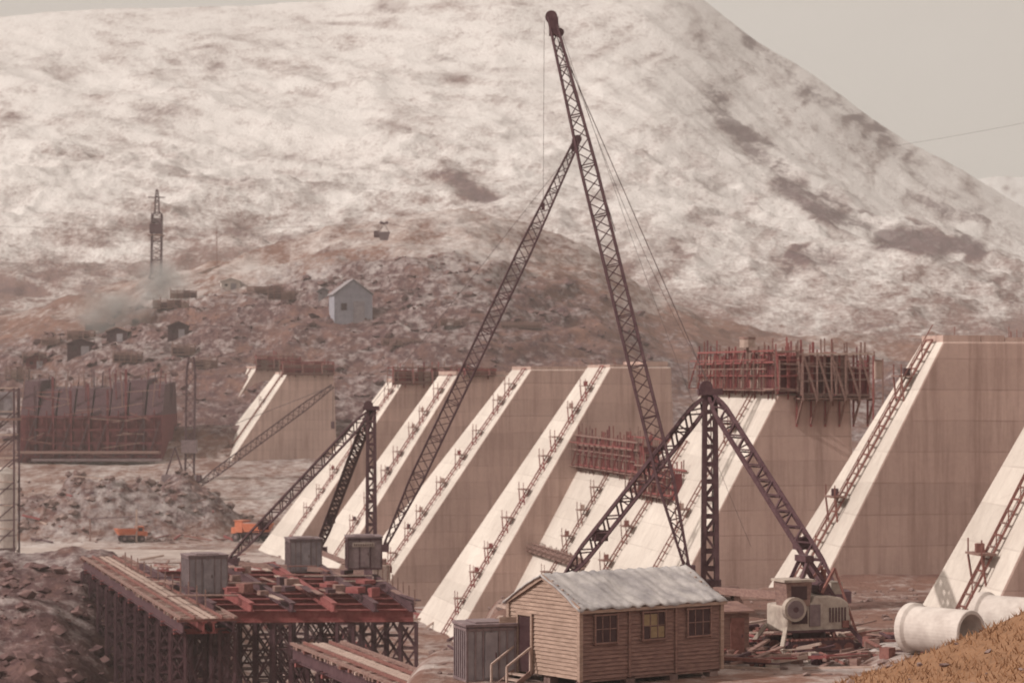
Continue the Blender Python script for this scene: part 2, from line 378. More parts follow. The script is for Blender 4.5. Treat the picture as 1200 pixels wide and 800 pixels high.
def ladder(B,f,z0,z1,w=1.0,r=.11,plat=7.,k='rust',k2='timber',name='access_ladder',hr=True):
    mb=MB(); a=B['a']; n=int((z1-z0)/.55); prev=None
    for i in range(n+1):
        zd=z0+(z1-z0)*i/n; c=onface(B,f,zd)
        l=c-a*w/2; rr=c+a*w/2
        mb.beam(l,rr,r*.8,k2 if i%3 else k)
        if prev:
            mb.beam(prev[0],l,r,k); mb.beam(prev[1],rr,r,k)
            if hr:
                if i%2==0: mb.beam(l,l+ZV*.9,r*.5,k)
                mb.beam(prev[0]+ZV*.9,l+ZV*.9,r*.5,k)
        prev=(l,rr)
    z=z0+random.uniform(1,plat)
    while z<z1-1:
        c=onface(B,f,z,.4)
        ww=random.uniform(.9,1.7)*w+.3
        mb.box(c+ZV*.1+B['dn']*.2,(.9,ww,.10),k2,math.atan2(a.y,a.x)-math.pi/2)
        for s in(-1,1):
            p=c+a*ww/2*s+B['dn']*.5
            mb.beam(p,p+ZV*.8,r*.6,k); mb.beam(p,onface(B,f,z+1.2,0)+a*ww/2*s,r*.7,k)
        if random.random()<.5: mb.box(c+ZV*.35+B['dn']*random.uniform(0,.4)+a*random.uniform(-.4,.4),(.4,.4,.45),random.choice([k,'steel','timberp']))
        z+=plat*random.uniform(.6,1.4)
    return mb.obj(name)
bB0=buttress('B0',1315,395,1165,712,120,60,82,8,-.17)
bB1=buttress('B1',1105,400,945,720,150,26,58,8,-.17)
bE=buttress('E',912,462,790,700,190,100,120,5.6,-.19)
bL=buttress('L',752,560,655,745,225,108,120,6,-.20)
bA=buttress('A',715,430,530,755,250,28,50,6.2,-.22)
bBb=buttress('B',622,433,450,690,285,23,40,8,-.25)
bC=buttress('C',535,440,395,668,320,22,38,9,-.27)
bD=buttress('D',472,448,330,662,355,20,34,10,-.28)
bF1=buttress('F1',337,438,262,552,470,15,26,8.6,-.25)
bF2=buttress('F2',300,432,245,520,510,15,20,10,-.25)
ladder(bB1,.45,0,17,1.15,.12,6.5,'rust','timber')
ladder(bB0,.35,1,18,1.0,.11,6,'rust','timber')
ladder(bE,.28,0,20,1.0,.10,5,hr=False)
ladder(bE,.75,4,20,1.0,.10,4,hr=False)
ladder(bA,.25,0,27,1.1,.12,2.6,'red',hr=False)
ladder(bBb,.25,0,24,1.2,.12,2.8,'red',hr=False)
ladder(bC,.25,0,23,1.3,.13,3.0,'red',hr=False)
ladder(bD,.25,0,22,1.3,.13,3.4,'red',hr=False)
ladder(bF1,.3,0,15,1.2,.14,6,hr=False); ladder(bF2,.3,0,12,1.2,.14,6,hr=False)
ladder(bL,.35,0,14,1.0,.11,3,hr=False); ladder(bL,.8,0,14,1.0,.11,3,'red',hr=False)

def formwork(p0,p1,h,depth,name='timber_formwork',k1='red',k2='redd',step=.7,r=.13,seed=1):
    """bank of shutter panels between p0 and p1 (bottom line)"""
    rnd=random.Random(seed); mb=MB(); p0=Vector(p0);p1=Vector(p1); L=(p1-p0).length; e=(p1-p0).normalized(); nr=Vector((e.y,-e.x,0)).normalized()
    n=max(2,int(L/step))
    for i in range(n):
        a=p0+e*L*i/n; b=p0+e*L*(i+1)/n; hh=h*rnd.uniform(.62,.95)
        if rnd.random()<.93: mb.hexa([a+nr*.0+e*.02,b-e*.02,b-e*.02-nr*.12,a+e*.02-nr*.12,a+ZV*hh+e*.02,b+ZV*hh-e*.02,b+ZV*hh-e*.02-nr*.12,a+ZV*hh+e*.02-nr*.12],rnd.choice([k1,k2,k2,'timber','timberp'] if rnd.random()<.5 else [k2,k1]))
        q=a+nr*.16+e*rnd.uniform(-.15,.15)
        mb.beam(q-ZV*rnd.uniform(0,.5),q+ZV*h*rnd.uniform(.85,1.3)+e*rnd.uniform(-.12,.12),r*rnd.uniform(.7,1.1),rnd.choice([k1,k2,'timber','rust']))
        if i%3==0:
            mb.beam(q+ZV*h*.95,q+nr*.9+ZV*h*.1,r*.8,k1); mb.beam(q+nr*.9+ZV*h*.1,q+nr*.9+ZV*h*.75,r*.7,'timber')
            mb.beam(q+ZV*h*.1,q+nr*.9+ZV*h*.1,r*.7,k2)
    for fz in(.12,.4,.68,.93):
        mb.beam(p0+nr*.27+ZV*h*(fz+rnd.uniform(-.03,.03)),p1+nr*.27+ZV*h*(fz+rnd.uniform(-.03,.03)),r*1.0,rnd.choice([k1,'timber','timber']))
    mb.box((p0+p1)/2+nr*.6+ZV*h*.08,(L,.7,.08),'timber',math.atan2(e.y,e.x))
    mb.beam(p0+nr*.9+ZV*h*.55,p1+nr*.9+ZV*h*.55,r*.6,'timber'); mb.beam(p0+nr*.9+ZV*h*.75,p1+nr*.9+ZV*h*.75,r*.6,k1)
    for j in range(max(1,int(depth/step))):
        a=p1-nr*step*j; mb.beam(a,a+ZV*h*rnd.uniform(.8,1.2),r,k1); mb.box(a-nr*step/2+ZV*h*.42,(.1,step*.94,h*.8),k2,math.atan2(e.y,e.x))
    a=p0-nr*depth; b=p1-nr*depth
    for i in range(n): 
        q=a.lerp(b,i/n); mb.beam(q,q+ZV*h*rnd.uniform(.8,1.25),r*.8,rnd.choice([k1,'timber']))
    mb.beam(a+ZV*h*.9,b+ZV*h*.9,r,k1); mb.beam(a+ZV*h*.5,b+ZV*h*.5,r,k1)
    return mb.obj(name)
def fw_on(B,f0,f1,hh,seed,zd=0,depth=3,**kw):
    a=onface(B,f1,zd,.05); b=onface(B,f0,zd,.05); return formwork(a,b,hh,depth,seed=seed,**kw)
fw_on(bE,0,1.0,3.4,3,0,4.5,step=.9)
fw_on(bE,.50,.95,2.6,4,8.5,1.0)
fw_on(bL,0,1,3.4,5,0,5,step=.8)
fw_on(bL,.0,.9,.8,7,8.0,1.0,k1='timber',k2='timber',r=.09)
fw_on(bL,.72,1.0,1.5,8,6,1.0); fw_on(bL,.66,1.0,1.5,28,9.5,1.0); fw_on(bL,.7,1.0,1.3,18,12.5,1.0)
def fw_side(B,s0,s1,hh,seed,zd=0,**kw):
    a=B['TR']-B['dn']*s0-ZV*zd-B['a']*.05; b=B['TR']-B['dn']*s1-ZV*zd-B['a']*.05
    return formwork(a,b,hh,3,seed=seed,**kw)
fw_side(bE,1.5,7.0,3.6,9,.4,k1='timber',k2='redd',step=.9)
fw_side(bE,-.2,1.4,3.4,19,0)
fw_side(bD,-1.5,9.5,2.6,10,.3,step=.9,r=.18)
fw_side(bC,1,5,1.0,20,.0,step=.9,r=.14)
fw_side(bF1,-1,8.6,2.6,11,.2,step=1.1,r=.22)
fw_side(bF2,0,9,3.0,12,.2,step=1.1,r=.22)
fw_side(bL,0,6,3.0,13,0,step=.8)
mb=MB()
for i in range(6):
    q=bE['TR']-bE['dn']*(1.4+i*1.1)-bE['a']*.1
    mb.beam(q-ZV*.4,q-ZV*.4-bE['a']*1.5,.14,'timber'); mb.beam(q-ZV*2.2,q-ZV*.4-bE['a']*1.5,.14,'timber'); mb.beam(q-ZV*2.4,q+ZV*3,.14,'red')
    mb.beam(q-ZV*.4-bE['a']*1.5,q+ZV*3.2-bE['a']*1.5,.12,'timber')
    if i: 
        q2=bE['TR']-bE['dn']*(.3+i*1.1)-bE['a']*1.6; q3=q-bE['a']*1.5; mb.beam(q2+ZV*3,q3-ZV*.3,.14,'timber'); mb.beam(q2+ZV*3,q3+ZV*3,.14,'timberp')
mb.box(bE['TR']-bE['dn']*4.4-bE['a']*.8-ZV*.3,(6.5,1.4,.1),'timber',math.atan2(bE['dn'].y,bE['dn'].x))
mb.obj('bracket_scaffold')
mb=MB(); c=P(876,404,196); mb.tube(c-ZV*.2,c+ZV*.4,.6,'timberp',n=12); mb.tube(c+ZV*.4,c+ZV*.6,.62,'timber',n=12); mb.beam(c-ZV*2.5,c,.2,'timber'); mb.obj('storage_drum')
mb=MB(); c=P(1029,430,182)
mb.box(c-ZV*.2,(.5,.5,1.3),'timberp'); mb.box(c+ZV*.48,(.6,.6,.08),'timber'); mb.beam(c+Vector((-.4,-.4,-5)),c+Vector((-.4,-.4,.8)),.1,'red'); mb.beam(c+Vector((.3,-.3,-5)),c+Vector((.3,-.3,.6)),.1,'timber')
mb.obj('marker_cabinet')

# ------------------------------------------------------------ derricks
def derrick(name,base,mtop,stays,bfoot,btip,bw,mast_w,n):
    g=group(name,base); mb=MB()
    b=Vector(base);t=Vector(mtop); w=mast_w/2
    for sx in(-1,1):
        for sy in(-1,1):
            mb.beam(b+Vector((sx*w*1.05,sy*w,0)),t+Vector((sx*w*.8,sy*w*.8,0)),w*.70,'steel')
    nn=int((t-b).length/.8)
    for i in range(nn):
        z0=b.lerp(t,i/nn);z1=b.lerp(t,(i+1)/nn); s=1 if i%2 else -1
        for sy in(-1,1): mb.beam(z0+Vector((-s*w,sy*w,0)),z1+Vector((s*w,sy*w,0)),w*.35,'steel'); mb.box(z0+Vector((0,sy*w,0)),(w*2,w*.2,w*.7),'steel')
    mb.box(t+ZV*.12,(mast_w*1.9,mast_w*1.5,.3),'steel'); mb.tube(t+Vector((-.2,-.35,.35)),t+Vector((-.2,.35,.35)),.32,'steel',n=14); mb.tube(b-ZV*.3,b+ZV*.3,mast_w*.9,'steel',n=14)
    mb.obj('mast',g)
    mb=MB()
    for f in stays:
        f=Vector(f); L=(f-t).length; mb.lattice(t,f,.15,.62*mast_w/.6,.25,int(L/.62),.125*mast_w/.6,'steel',.1,.88,.075*mast_w/.6)
        q=t.lerp(f,.76); mb.box(q-ZV*.1,(.7,.5,.55),'steel',.4); mb.box(f-ZV*.15,(1.3,1.3,.5),'steel')
        mb.beam(Vector((b.x,b.y,b.z-.2)),Vector((f.x,f.y,f.z-.3)),.34,'timber')
    mb.obj('stays',g)
    mb=MB(); bf=Vector(bfoot);bt=Vector(btip); L=(bt-bf).length
    mb.lattice(bf,bt,.2,bw,bw*.42,n,.095*bw/.75,'steel',.16,.72,.05*bw/.75)
    d=(bt-bf).normalized(); mb.tube(bt+Vector((0,-.2,0)),bt+Vector((0,.2,0)),.30,'steel',n=16); mb.tube(bt-d*.8+Vector((.25,-.1,0)),bt-d*.8+Vector((.25,.1,0)),.2,'steel',n=12); mb.box(bt-d*.5,(.45,.45,.9),'steel'); mb.box(bf,(.7,.7,.5),'steel')
    mb.obj('boom',g)
    mb=MB(); q=bf.lerp(bt,.97)
    for o in(-.12,.12):
        mb.cable(q+Vector((0,o,0)),t+Vector((0,o,.3)),.013,'rope')
        mb.cable(bt+Vector((.0,o,0)),bf.lerp(bt,.6)+Vector((.5,o,.2)),.013,'rope',n=3)
        mb.cable(t+Vector((0,o,.2)),b+Vector((.2,o,.8)),.02,'rope',n=2)
    mb.obj('ropes',g)
    return g,t,bt,bf
d2b=P(832,686,125)
g2,t2,bt2,bf2=derrick('derrick_crane',d2b,P(832,462,125),[P(664,674,131),P(978,694,112)],P(806,668,124.3),P(646,20,127),.78,.62,44)
mb=MB(); hx=bt2+Vector((-.35,0,-.2)); e=Vector((hx.x-.05,hx.y,hx.z-9)); mb.cable(hx,e,.011,'rope',n=2); mb.cable(bt2+Vector((.3,0,-.5)),t2+Vector((.1,0,.4)),.011,'rope',sag=1.2); mb.cable(bt2+Vector((.35,0,-.3)),P(880,640,124),.010,'rope',sag=.8)
mb.box(e-ZV*.2,(.16,.14,.36),'steel')
mb.obj('hoist_rope',g2)
mb=MB(); gz=ground(d2b.x,d2b.y)
for i in range(5):
    for j in range(4):
        if i%2: mb.box((d2b.x-1.2+j*.8,d2b.y,gz+.12+i*.26),(.3,3,.25),'timber')
        else: mb.box((d2b.x,d2b.y-1.3+j*.85,gz+.12+i*.26),(3,.3,.25),'timber')
mb.obj('timber_crib')
d1b=P(435,668,185)
g1,t1,bt1,bf1=derrick('derrick_crane',d1b,P(435,480,185),[P(270,655,192),P(374,642,215)],P(450,642,184),P(677,163,190),.95,.6,46)
def sheet_cabin(name,c,sx,sy,h,yaw,mat='panel',ribs=5,roof='steelg',k='steelg',roofh=.12):
    c=Vector(c); R=Matrix.Translation(c)@Matrix.Rotation(yaw,4,'Z'); g=group(name,c); mb=MB(R)
    mb.box((0,0,h/2),(sx,sy,h),mat)
    mb2=MB(R)
    for i in range(ribs+1):
        x=-sx/2+sx*i/ribs
        for s in(-1,1): mb2.box((x,s*(sy/2+.02),h/2),(.07,.06,h-.02),k)
    for i in range(ribs+1):
        y=-sy/2+sy*i/ribs
        for s in(-1,1): mb2.box((s*(sx/2+.02),y,h/2),(.06,.07,h-.03),k)
    for z in(.1,h-.1): mb2.box((0,0,z),(sx+.10,sy+.10,.1),k)
    mb3=MB(R); mb3.box((0,0,h+roofh/2),(sx+.2,sy+.2,roofh),roof); mb3.box((0,0,h+roofh+.03),(sx*.6,sy*.8,.06),roof)
    mb4=MB(R); mb4.box((0,-sy/2-.05,h*.5),(sx*.26,.03,h*.8),mat); mb4.box((sx*.09,-sy/2-.09,h*.5),(.05,.05,.2),'steel')
    mb.obj('walls',g,bevel=.03);mb2.obj('ribs',g);mb3.obj('roof',g,bevel=.02);mb4.obj('door',g)
    return g
sheet_cabin('winch_house',P(426,666,178),2.3,2.2,2.2,.15,'steelg',3,k='steel')
mb=MB(); c=P(426,643,176.6)
mb.box(c+ZV*.3,(1.5,.04,.3),'frame',.15)
for i in range(9): mb.box(c+ZV*.3+Vector((-.62+i*.155,-.04-(-.62+i*.155)*-.15,0)),(.06,.02,.16),'steel',.15)
mb.obj('name_board')
deckz=EYE-14.5
sheet_cabin('steel_cabinet',Vector((-20.3,169,deckz+.05)),2.55,2.2,2.6,.35,'panel',6)
sheet_cabin('steel_cabinet',Vector((-15.4,189,deckz+.05)),2.3,2.2,2.4,.25,'panel',6)
sheet_cabin('steel_cabinet',Vector((-1.05,98.5,ground(-1.05,98.5)-.05)),1.9,1.7,2.15,.3,'panel',6)
mb=MB(); R=Vector((-9.2,180.5,deckz)); mb.box(R+Vector((0,0,.6)),(1.2,1.2,1.2),'timberp'); mb.box(R+Vector((0,0,1.4)),(.7,.8,.4),'timber'); mb.obj('ballast_block',bevel=.06)

# ------------------------------------------------------------ trestle
def leg(mb,x,y,zt,zb,w=.9,r=.17):
    for sx in(-1,1):
        for sy in(-1,1): mb.beam((x+sx*w/2,y+sy*w/2,zb),(x+sx*w/2,y+sy*w/2,zt),r,'steel')
    n=max(2,int((zt-zb)/1.4))
    for i in range(n):
        z0=zb+(zt-zb)*i/n;z1=zb+(zt-zb)*(i+1)/n
        for s in(-1,1):
            mb.beam((x-w/2,y+s*w/2,z0),(x+w/2,y+s*w/2,z1),.09,'steel'); mb.beam((x+w/2,y+s*w/2,z0),(x-w/2,y+s*w/2,z1),.09,'steel'); mb.beam((x+s*w/2,y-w/2,z0),(x+s*w/2,y+w/2,z1),.09,'steel'); mb.beam((x-w/2,y+s*w/2,z1),(x+w/2,y+s*w/2,z1),.09,'steel')
def ibeam(mb,a,b,k,w=.34,h=.62):
    a=Vector(a);b=Vector(b); mb.beam(a,b,w*.3,k,h); mb.beam(a+ZV*h/2,b+ZV*h/2,w,k,.07); mb.beam(a-ZV*h/2,b-ZV*h/2,w,k,.07)
def track_bridge(name,A,B,w,legs,dz=deckz):
    A=Vector(A);B=Vector(B); g=group(name,(A+B)/2); e=(B-A).normalized(); nr=Vector((e.y,-e.x,0)); L=(B-A).length
    mb=MB()
    for s in(-1,-.2,.2,1): ibeam(mb,A+nr*w/2*s-ZV*.45,B+nr*w/2*s-ZV*.45,'steel' if abs(s)==1 else 'red')
    mb.obj('girders',g)
    mb=MB(); i=0.
    while i<L:
        c=A+e*i+nr*random.uniform(-.12,.12)
        if random.random()<.88: mb.box(c-ZV*.02,(.24,w+random.uniform(.1,.7),.16),random.choice(['timber','timber','timber','rust','timberp']),math.atan2(e.y,e.x)+random.uniform(-.03,.03))
        i+=.42
    mb.obj('sleepers',g)
    mb=MB()
    for s in(-.55,.55): mb.beam(A+nr*w/2*s+ZV*.14,B+nr*w/2*s+ZV*.14,.10,'rust',.15)
    for s in(-1,1): mb.beam(A+nr*w/2*s*1.08+ZV*.12,B+nr*w/2*s*1.08+ZV*.12,.2,'timber',.14)
    for s in(-.2,.1): mb.beam(A+nr*w/2*s+ZV*.09,B+nr*w/2*s+ZV*.09,.28,'timberp',.05)
    mb.obj('rails',g)
    mb=MB()
    for f in legs:
        c=A.lerp(B,f)
        for s in(-1,1):
            q=c+nr*w/2*s; leg(mb,q.x,q.y,dz-.8,ground(q.x,q.y)-.5)
        mb.beam(c+nr*w/2*1.2-ZV*.85,c-nr*w/2*1.2-ZV*.85,.3,'red')
        q1=c+nr*w/2;q2=c-nr*w/2; zb=max(ground(q1.x,q1.y),EYE-24)
        if deckz-zb>3: mb.beam((q1.x,q1.y,deckz-1),(q2.x,q2.y,zb+1),.14,'steel'); mb.beam((q2.x,q2.y,deckz-1),(q1.x,q1.y,zb+1),.14,'steel')
    mb.obj('trestle_legs',g)
    return g
track_bridge('trestle_bridge',(-32.6,204,deckz),(-18.0,152,deckz),3.0,[.06,.16,.26,.36,.46,.56,.66,.76,.86,.96])
track_bridge('trestle_bridge',(-10.6,139,deckz-.1),(-1.6,113,deckz-.1),2.6,[.05,.25,.45,.65])
g=group('steel_staging',(-13,170,deckz)); mb=MB(); mb2=MB(); mb3=MB(); mb4=MB()
for i in range(9):
    y=158+i*4; x0=-18.5-(y-156)*.28; x1=-5.8-(y-156)*.16
    ibeam(mb,(x0,y,deckz-.35),(x1,y+.8,deckz-.35),'red',.42,.7)
    if i%2==0:
        for x in np.linspace(x0+1,x1-.3,4): leg(mb3,x,y+.3,deckz-.8,ground(x,y)-.5,1.0,.2)
        xs=list(np.linspace(x0+1,x1-.3,4))
        for q1,q2 in zip(xs[:-1],xs[1:]):
            mb3.beam((q1,y,deckz-1),(q2,y,deckz-9),.13,'steel'); mb3.beam((q2,y,deckz-1),(q1,y,deckz-9),.13,'steel'); mb3.beam((q1,y,deckz-5),(q2,y,deckz-5),.13,'steel')
for f in(0.02,.2,.4,.6,.8,.98):
    xa=-18.5+12.7*f; xb=-28.1+(17)*f
    ibeam(mb2,(xa,157,deckz+.3),(xb,191,deckz+.3),'red' if f in(.2,.6) else 'steel',.36,.5)
for k in range(48):
    y=random.uniform(158,190); f=random.random()**1.0; xx_=-18.5-(y-156)*.30+(12.7+(y-156)*.14)*f
    L=random.uniform(2,5); mb4.box((xx_,y,deckz+.60+k*.003),(random.uniform(.22,.5),L,.06),random.choice(['timber','timberp','rust','timber','steel']),random.choice([.25,.3,.2,1.6,1.7]))
for k in range(26):
    x=random.uniform(-20,-8);y=random.uniform(160,188); mb4.box((x,y,deckz+.85),(random.uniform(.3,1.0),random.uniform(.3,1),random.uniform(.2,.6)),random.choice(['steel','timber','red','rust','steel']),random.random())
for f in(.0,1.):
    for y in np.arange(157,191,3):
        x=-18.5-(y-156)*.30+(12.7+(y-156)*.14)*f; mb4.beam((x,y,deckz+.3),(x,y,deckz+1.4),.08,'timber')
mb.obj('cross_girders',g);mb2.obj('runway_girders',g);mb3.obj('columns',g);mb4.obj('deck_planks',g)

# ------------------------------------------------------------ hut
th=math.radians(36); C0=Vector((2.53,95,EYE-11.32)); HM=Matrix.Translation(C0)@Matrix.Rotation(th,4,'Z')
gh=group('timber_hut',C0); L,W,H,RH=6.8,4.4,2.68,1.03
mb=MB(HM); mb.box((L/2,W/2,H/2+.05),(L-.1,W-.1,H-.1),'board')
bh=.15; nb=int(H/bh)
for i in range(nb):
    z=i*bh+.03
    for (y,s) in((0,-1),(W,1)):
        j=random.uniform(-.008,.008)
        vs=[(0,y+s*.06,z+j),(L,y+s*.06,z-j),(L,y+s*.01,z+bh),(0,y+s*.01,z+bh),(0,y-s*.04,z),(L,y-s*.04,z),(L,y-s*.04,z+bh),(0,y-s*.04,z+bh)]
        mb.hexa(vs,'board')
mb.obj('long_walls',gh)
mb=MB(HM)
z=.03
while z<H+RH-.05:
    if z<H: y0,y1=0,W
    else: k=(z-H)/RH; y0=W/2*k; y1=W-W/2*k
    z2=min(z+bh,H+RH)
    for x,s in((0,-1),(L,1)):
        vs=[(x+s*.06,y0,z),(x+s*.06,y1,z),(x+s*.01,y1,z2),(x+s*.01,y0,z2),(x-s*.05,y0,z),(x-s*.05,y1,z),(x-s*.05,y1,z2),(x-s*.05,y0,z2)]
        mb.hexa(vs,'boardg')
    z+=bh
for x in(-.04,L+.04):
    for y in(-.04,W+.04): mb.box((x,y,H/2),(.16,.16,H+.02),'boardg')
mb.beam((-.12,-.1,H-.02),(-.12,W/2,H+RH+.03),.06,'boardg',.18); mb.beam((-.12,W+.1,H-.02),(-.12,W/2,H+RH+.03),.06,'boardg',.18)
for xx_ in(2.28,4.55): mb.box((xx_,-.08,H/2),(.10,.05,H),'board')
mb.obj('gable_walls',gh)
mb=MB(HM); nx,ny=90,12
for side in(0,1):
    vs=[]
    for i in range(nx+1):
        for j in range(ny+1):
            x=-.22+(L+.44)*i/nx; t=j/ny; y=-.25+(W/2+.25)*t; z=H-.10+(RH+.16)*t
            z+= .05*math.sin(x*4.3+2.4*math.sin(t*3+x*.7))*(.4+.6*t)*math.sin(math.pi*min(1,t+.15))+.025*math.sin(x*11+t*7+math.sin(x*3))-.07*math.sin(math.pi*t)*(.5+.5*math.sin(x*2.6))+.018*random.uniform(-1,1)
            if j==0: z+=.05*math.sin(x*7+math.sin(x*2.3)*2)
            if side: y=W-y
            vs.append((x,y,z+.08))
    fs=[(i*(ny+1)+j,(i+1)*(ny+1)+j,(i+1)*(ny+1)+j+1,i*(ny+1)+j+1) for i in range(nx) for j in range(ny)]
    if side: fs=[f[::-1] for f in fs]
    mb.add(vs,fs,'felt')
o=mb.obj('roof',gh,smooth=True); so=o.modifiers.new('s','SOLIDIFY'); so.thickness=.05; so.offset=-1
mb=MB(HM); mb.box((L/2,-.2,H-.12),(L+.4,.04,.12),'boardg'); mb.obj('fascia',gh)
mb=MB(HM)
def window(x0,x1,z0,z1,dark_fill):
    mb.box(((x0+x1)/2,-.085,(z0+z1)/2),(x1-x0,.02,z1-z0),dark_fill)
    for x in(x0,x1): mb.box((x,-.11,(z0+z1)/2),(.06,.08,z1-z0+.12),'board')
    for z in(z0,z1): mb.box(((x0+x1)/2,-.115,z),(x1-x0+.16,.09,.06),'board')
    for f in(1/3,2/3): mb.box((x0+(x1-x0)*f,-.10,(z0+z1)/2),(.03,.04,z1-z0-.08),'board')
    mb.box(((x0+x1)/2,-.103,(z0+z1)/2),(x1-x0-.08,.045,.03),'board')
window(.62,1.68,1.35,2.4,'glass'); window(2.9,4.0,1.35,2.4,'glass'); window(5.1,6.25,1.35,2.4,'glass')
for q_ in((3.09,2.1),(3.45,2.1),(3.45,1.62),(3.8,1.62)): mb.box((q_[0],-.098,q_[1]),(.30,.012,.42),'glassy')
mb.obj('windows',gh)
mb=MB(HM)
mb.box((-.075,3.35,1.1),(.03,.82,2.1),'glass')  # dark sheet painting the gloom inside the open doorway, no glass here
for y in(2.9,3.8): mb.box((-.10,y,1.12),(.08,.1,2.25),'boardg')
mb.box((-.10,3.35,2.24),(.09,1.0,.1),'boardg')
mb.beam((-.1,3.82,1.1),(-.75,4.1,1.1),.05,'boardg',2.0)
for k in range(4): mb.box((-.35-k*.3,3.35,-.05-k*.17),(.3,1.0,.06),'timberp')
for y in(2.85,3.85):
    mb.beam((-.1,y,.1),(-1.4,y,-.7),.06,'timber',.2); mb.beam((-.2,y,0),(-.2,y,1.0),.07,'timberp'); mb.beam((-1.3,y,-.7),(-1.3,y,.35),.07,'timberp'); mb.beam((-.2,y,1.0),(-1.3,y,.35),.07,'timberp')
mb.obj('door_and_steps',gh)
mb=MB(HM)
for x in(.3,2.4,4.5,6.5):
    for y in(.2,2.2,4.2): mb.box((x,y,-.3),(.4,.4,.62),'rockm')
mb.box((L/2,.05,-.02),(L,.1,.12),'timber'); mb.obj('foundation_blocks',gh)
sg=ground(8.8,104)
gs=group('tool_shed',Vector((8.95,106,sg))); T=Matrix.Translation((8.95,106,sg))@Matrix.Rotation(.3,4,'Z'); mb=MB(T)
for i in range(12):
    mb.box((0,0,.1+i*.155),(1.25,1.5,.15-.01*(i%2)),'board'); mb.box((0,0,.1+i*.155),(1.22,1.47,.157),'rust')
mb.obj('walls',gs)
mb=MB(T); mb.hexa([(-.8,-.95,1.85),(.8,-.95,1.85),(.8,.95,2.1),(-.8,.95,2.1),(-.8,-.95,1.93),(.8,-.95,1.93),(.8,.95,2.18),(-.8,.95,2.18)],'board'); mb.obj('roof',gs)
mb=MB(T); mb.box((.1,-.78,.9),(.6,.04,1.5),'rust'); mb.box((.3,-.81,.9),(.05,.04,.12),'steel'); mb.obj('door',gs)

# ------------------------------------------------------------ mobile crane (beige machine)
cz=ground(12.4,107); gc=group('mobile_crane',Vector((12.4,107,cz))); T=Matrix.Translation((12.4,107,cz))@Matrix.Rotation(.35,4,'Z')
mb=MB(T)
for s in(-1,1):
    y=s*1.05
    pts=[(-1.7,.35),(-1.35,.05),(1.35,.05),(1.7,.35),(1.35,.7),(-1.35,.7)]
    vs=[(p[0],y-.25,p[1]) for p in pts]+[(p[0],y+.25,p[1]) for p in pts]; mb.add(vs,[(0,1,2,3,4,5)]+[(11,10,9,8,7,6)]+[(i,6+i,6+(i+1)%6,(i+1)%6) for i in range(6)],'steel')
    for k in range(5): mb.tube((-1.2+k*.6,y-.3,.33),(-1.2+k*.6,y+.3,.33),.24,'rust',n=12)
    for k in range(12): mb.box((-1.35+k*.245,y,.72),(.16,.56,.07),'rust'); mb.box((-1.35+k*.245,y,.05),(.16,.56,.07),'rust')
mb.tube((0,0,.6),(0,0,1.0),.7,'steel',n=18); mb.box((0,0,.5),(1.8,1.6,.3),'beige')
mb.obj('crawler_base',gc)
mb=MB(T)
prof=[(-1.5,1.0),(1.35,1.0),(1.5,1.25),(1.5,1.9),(1.35,2.2),(1.05,2.4),(.5,2.5),(-.2,2.5),(-.35,2.2),(-1.5,2.1)]
def ext(mb,prof,y0,y1,k):
    n=len(prof); vs=[(p[0],y0,p[1]) for p in prof]+[(p[0],y1,p[1]) for p in prof]; mb.add(vs,[tuple(range(n)),tuple(range(2*n-1,n-1,-1))]+[(i,n+i,n+(i+1)%n,(i+1)%n) for i in range(n)],k)
ext(mb,prof,-.95,.95,'beige'); o=mb.obj('engine_housing',gc,bevel=.08)
mb=MB(T)
for k in range(6): mb.box((.5+k*.14,-.97,1.7),(.05,.05,.6),'steel')
mb.box((-.9,-.97,1.65),(.7,.04,.55),'glass'); mb.box((-.2,-.98,1.7),(.5,.04,.9),'steelg'); mb.box((1.2,-1.0,1.3),(.3,.1,.3),'rust'); mb.beam((-1.5,-1.0,1.05),(1.4,-1.0,1.05),.1,'steel')
mb.obj('grilles_and_window',gc)
mb=MB(T)
ext(mb,[(-1.45,2.1),(-.45,2.1),(-.35,3.1),(-1.55,3.1)],-1.0,.1,'timber'); ext(mb,[(-1.65,3.1),(-.25,3.1),(-.25,3.2),(-1.65,3.2)],-1.1,.2,'beige')
mb.box((-.95,-1.03,2.65),(.7,.04,.55),'glass')
mb.obj('operator_cab',gc)
mb=MB(T)
mb.tube((-1.25,-1.3,2.0),(-1.25,-1.0,2.0),.5,'beige',n=20); mb.tube((-1.25,-1.34,2.0),(-1.25,-1.3,2.0),.38,'steelg',n=20); mb.tube((-1.25,-1.36,2.0),(-1.25,-1.34,2.0),.12,'steel',n=10)
mb.obj('cable_drum',gc)
mb=MB(T)
for s in(-1,1):
    mb.beam((.9,s*.6,2.4),(-.2,s*.4,4.0),.14,'steel'); mb.beam((-.9,s*.6,2.4),(-.2,s*.4,4.0),.14,'steel'); mb.beam((1.4,s*.9,1.2),(2.2,s*1.6,.1),.16,'steel'); mb.beam((-1.5,s*.9,1.2),(-2.1,s*1.6,.1),.16,'beige')
    mb.beam((.2,s*.8,2.6),(.9,s*.6,3.6),.1,'rust'); mb.beam((.9,s*.6,3.6),(1.9,s*1.2,.2),.1,'rust')
mb.box((-.2,0,4.0),(.4,1.0,.25),'steel'); mb.tube((.4,-.7,2.75),(.4,.7,2.75),.28,'steel',n=14); mb.box((1.1,0,2.75),(.5,.9,.5),'beige'); mb.tube((.9,.3,2.9),(.9,.3,3.5),.07,'rust',n=8)
mb.obj('gantry_frame',gc)

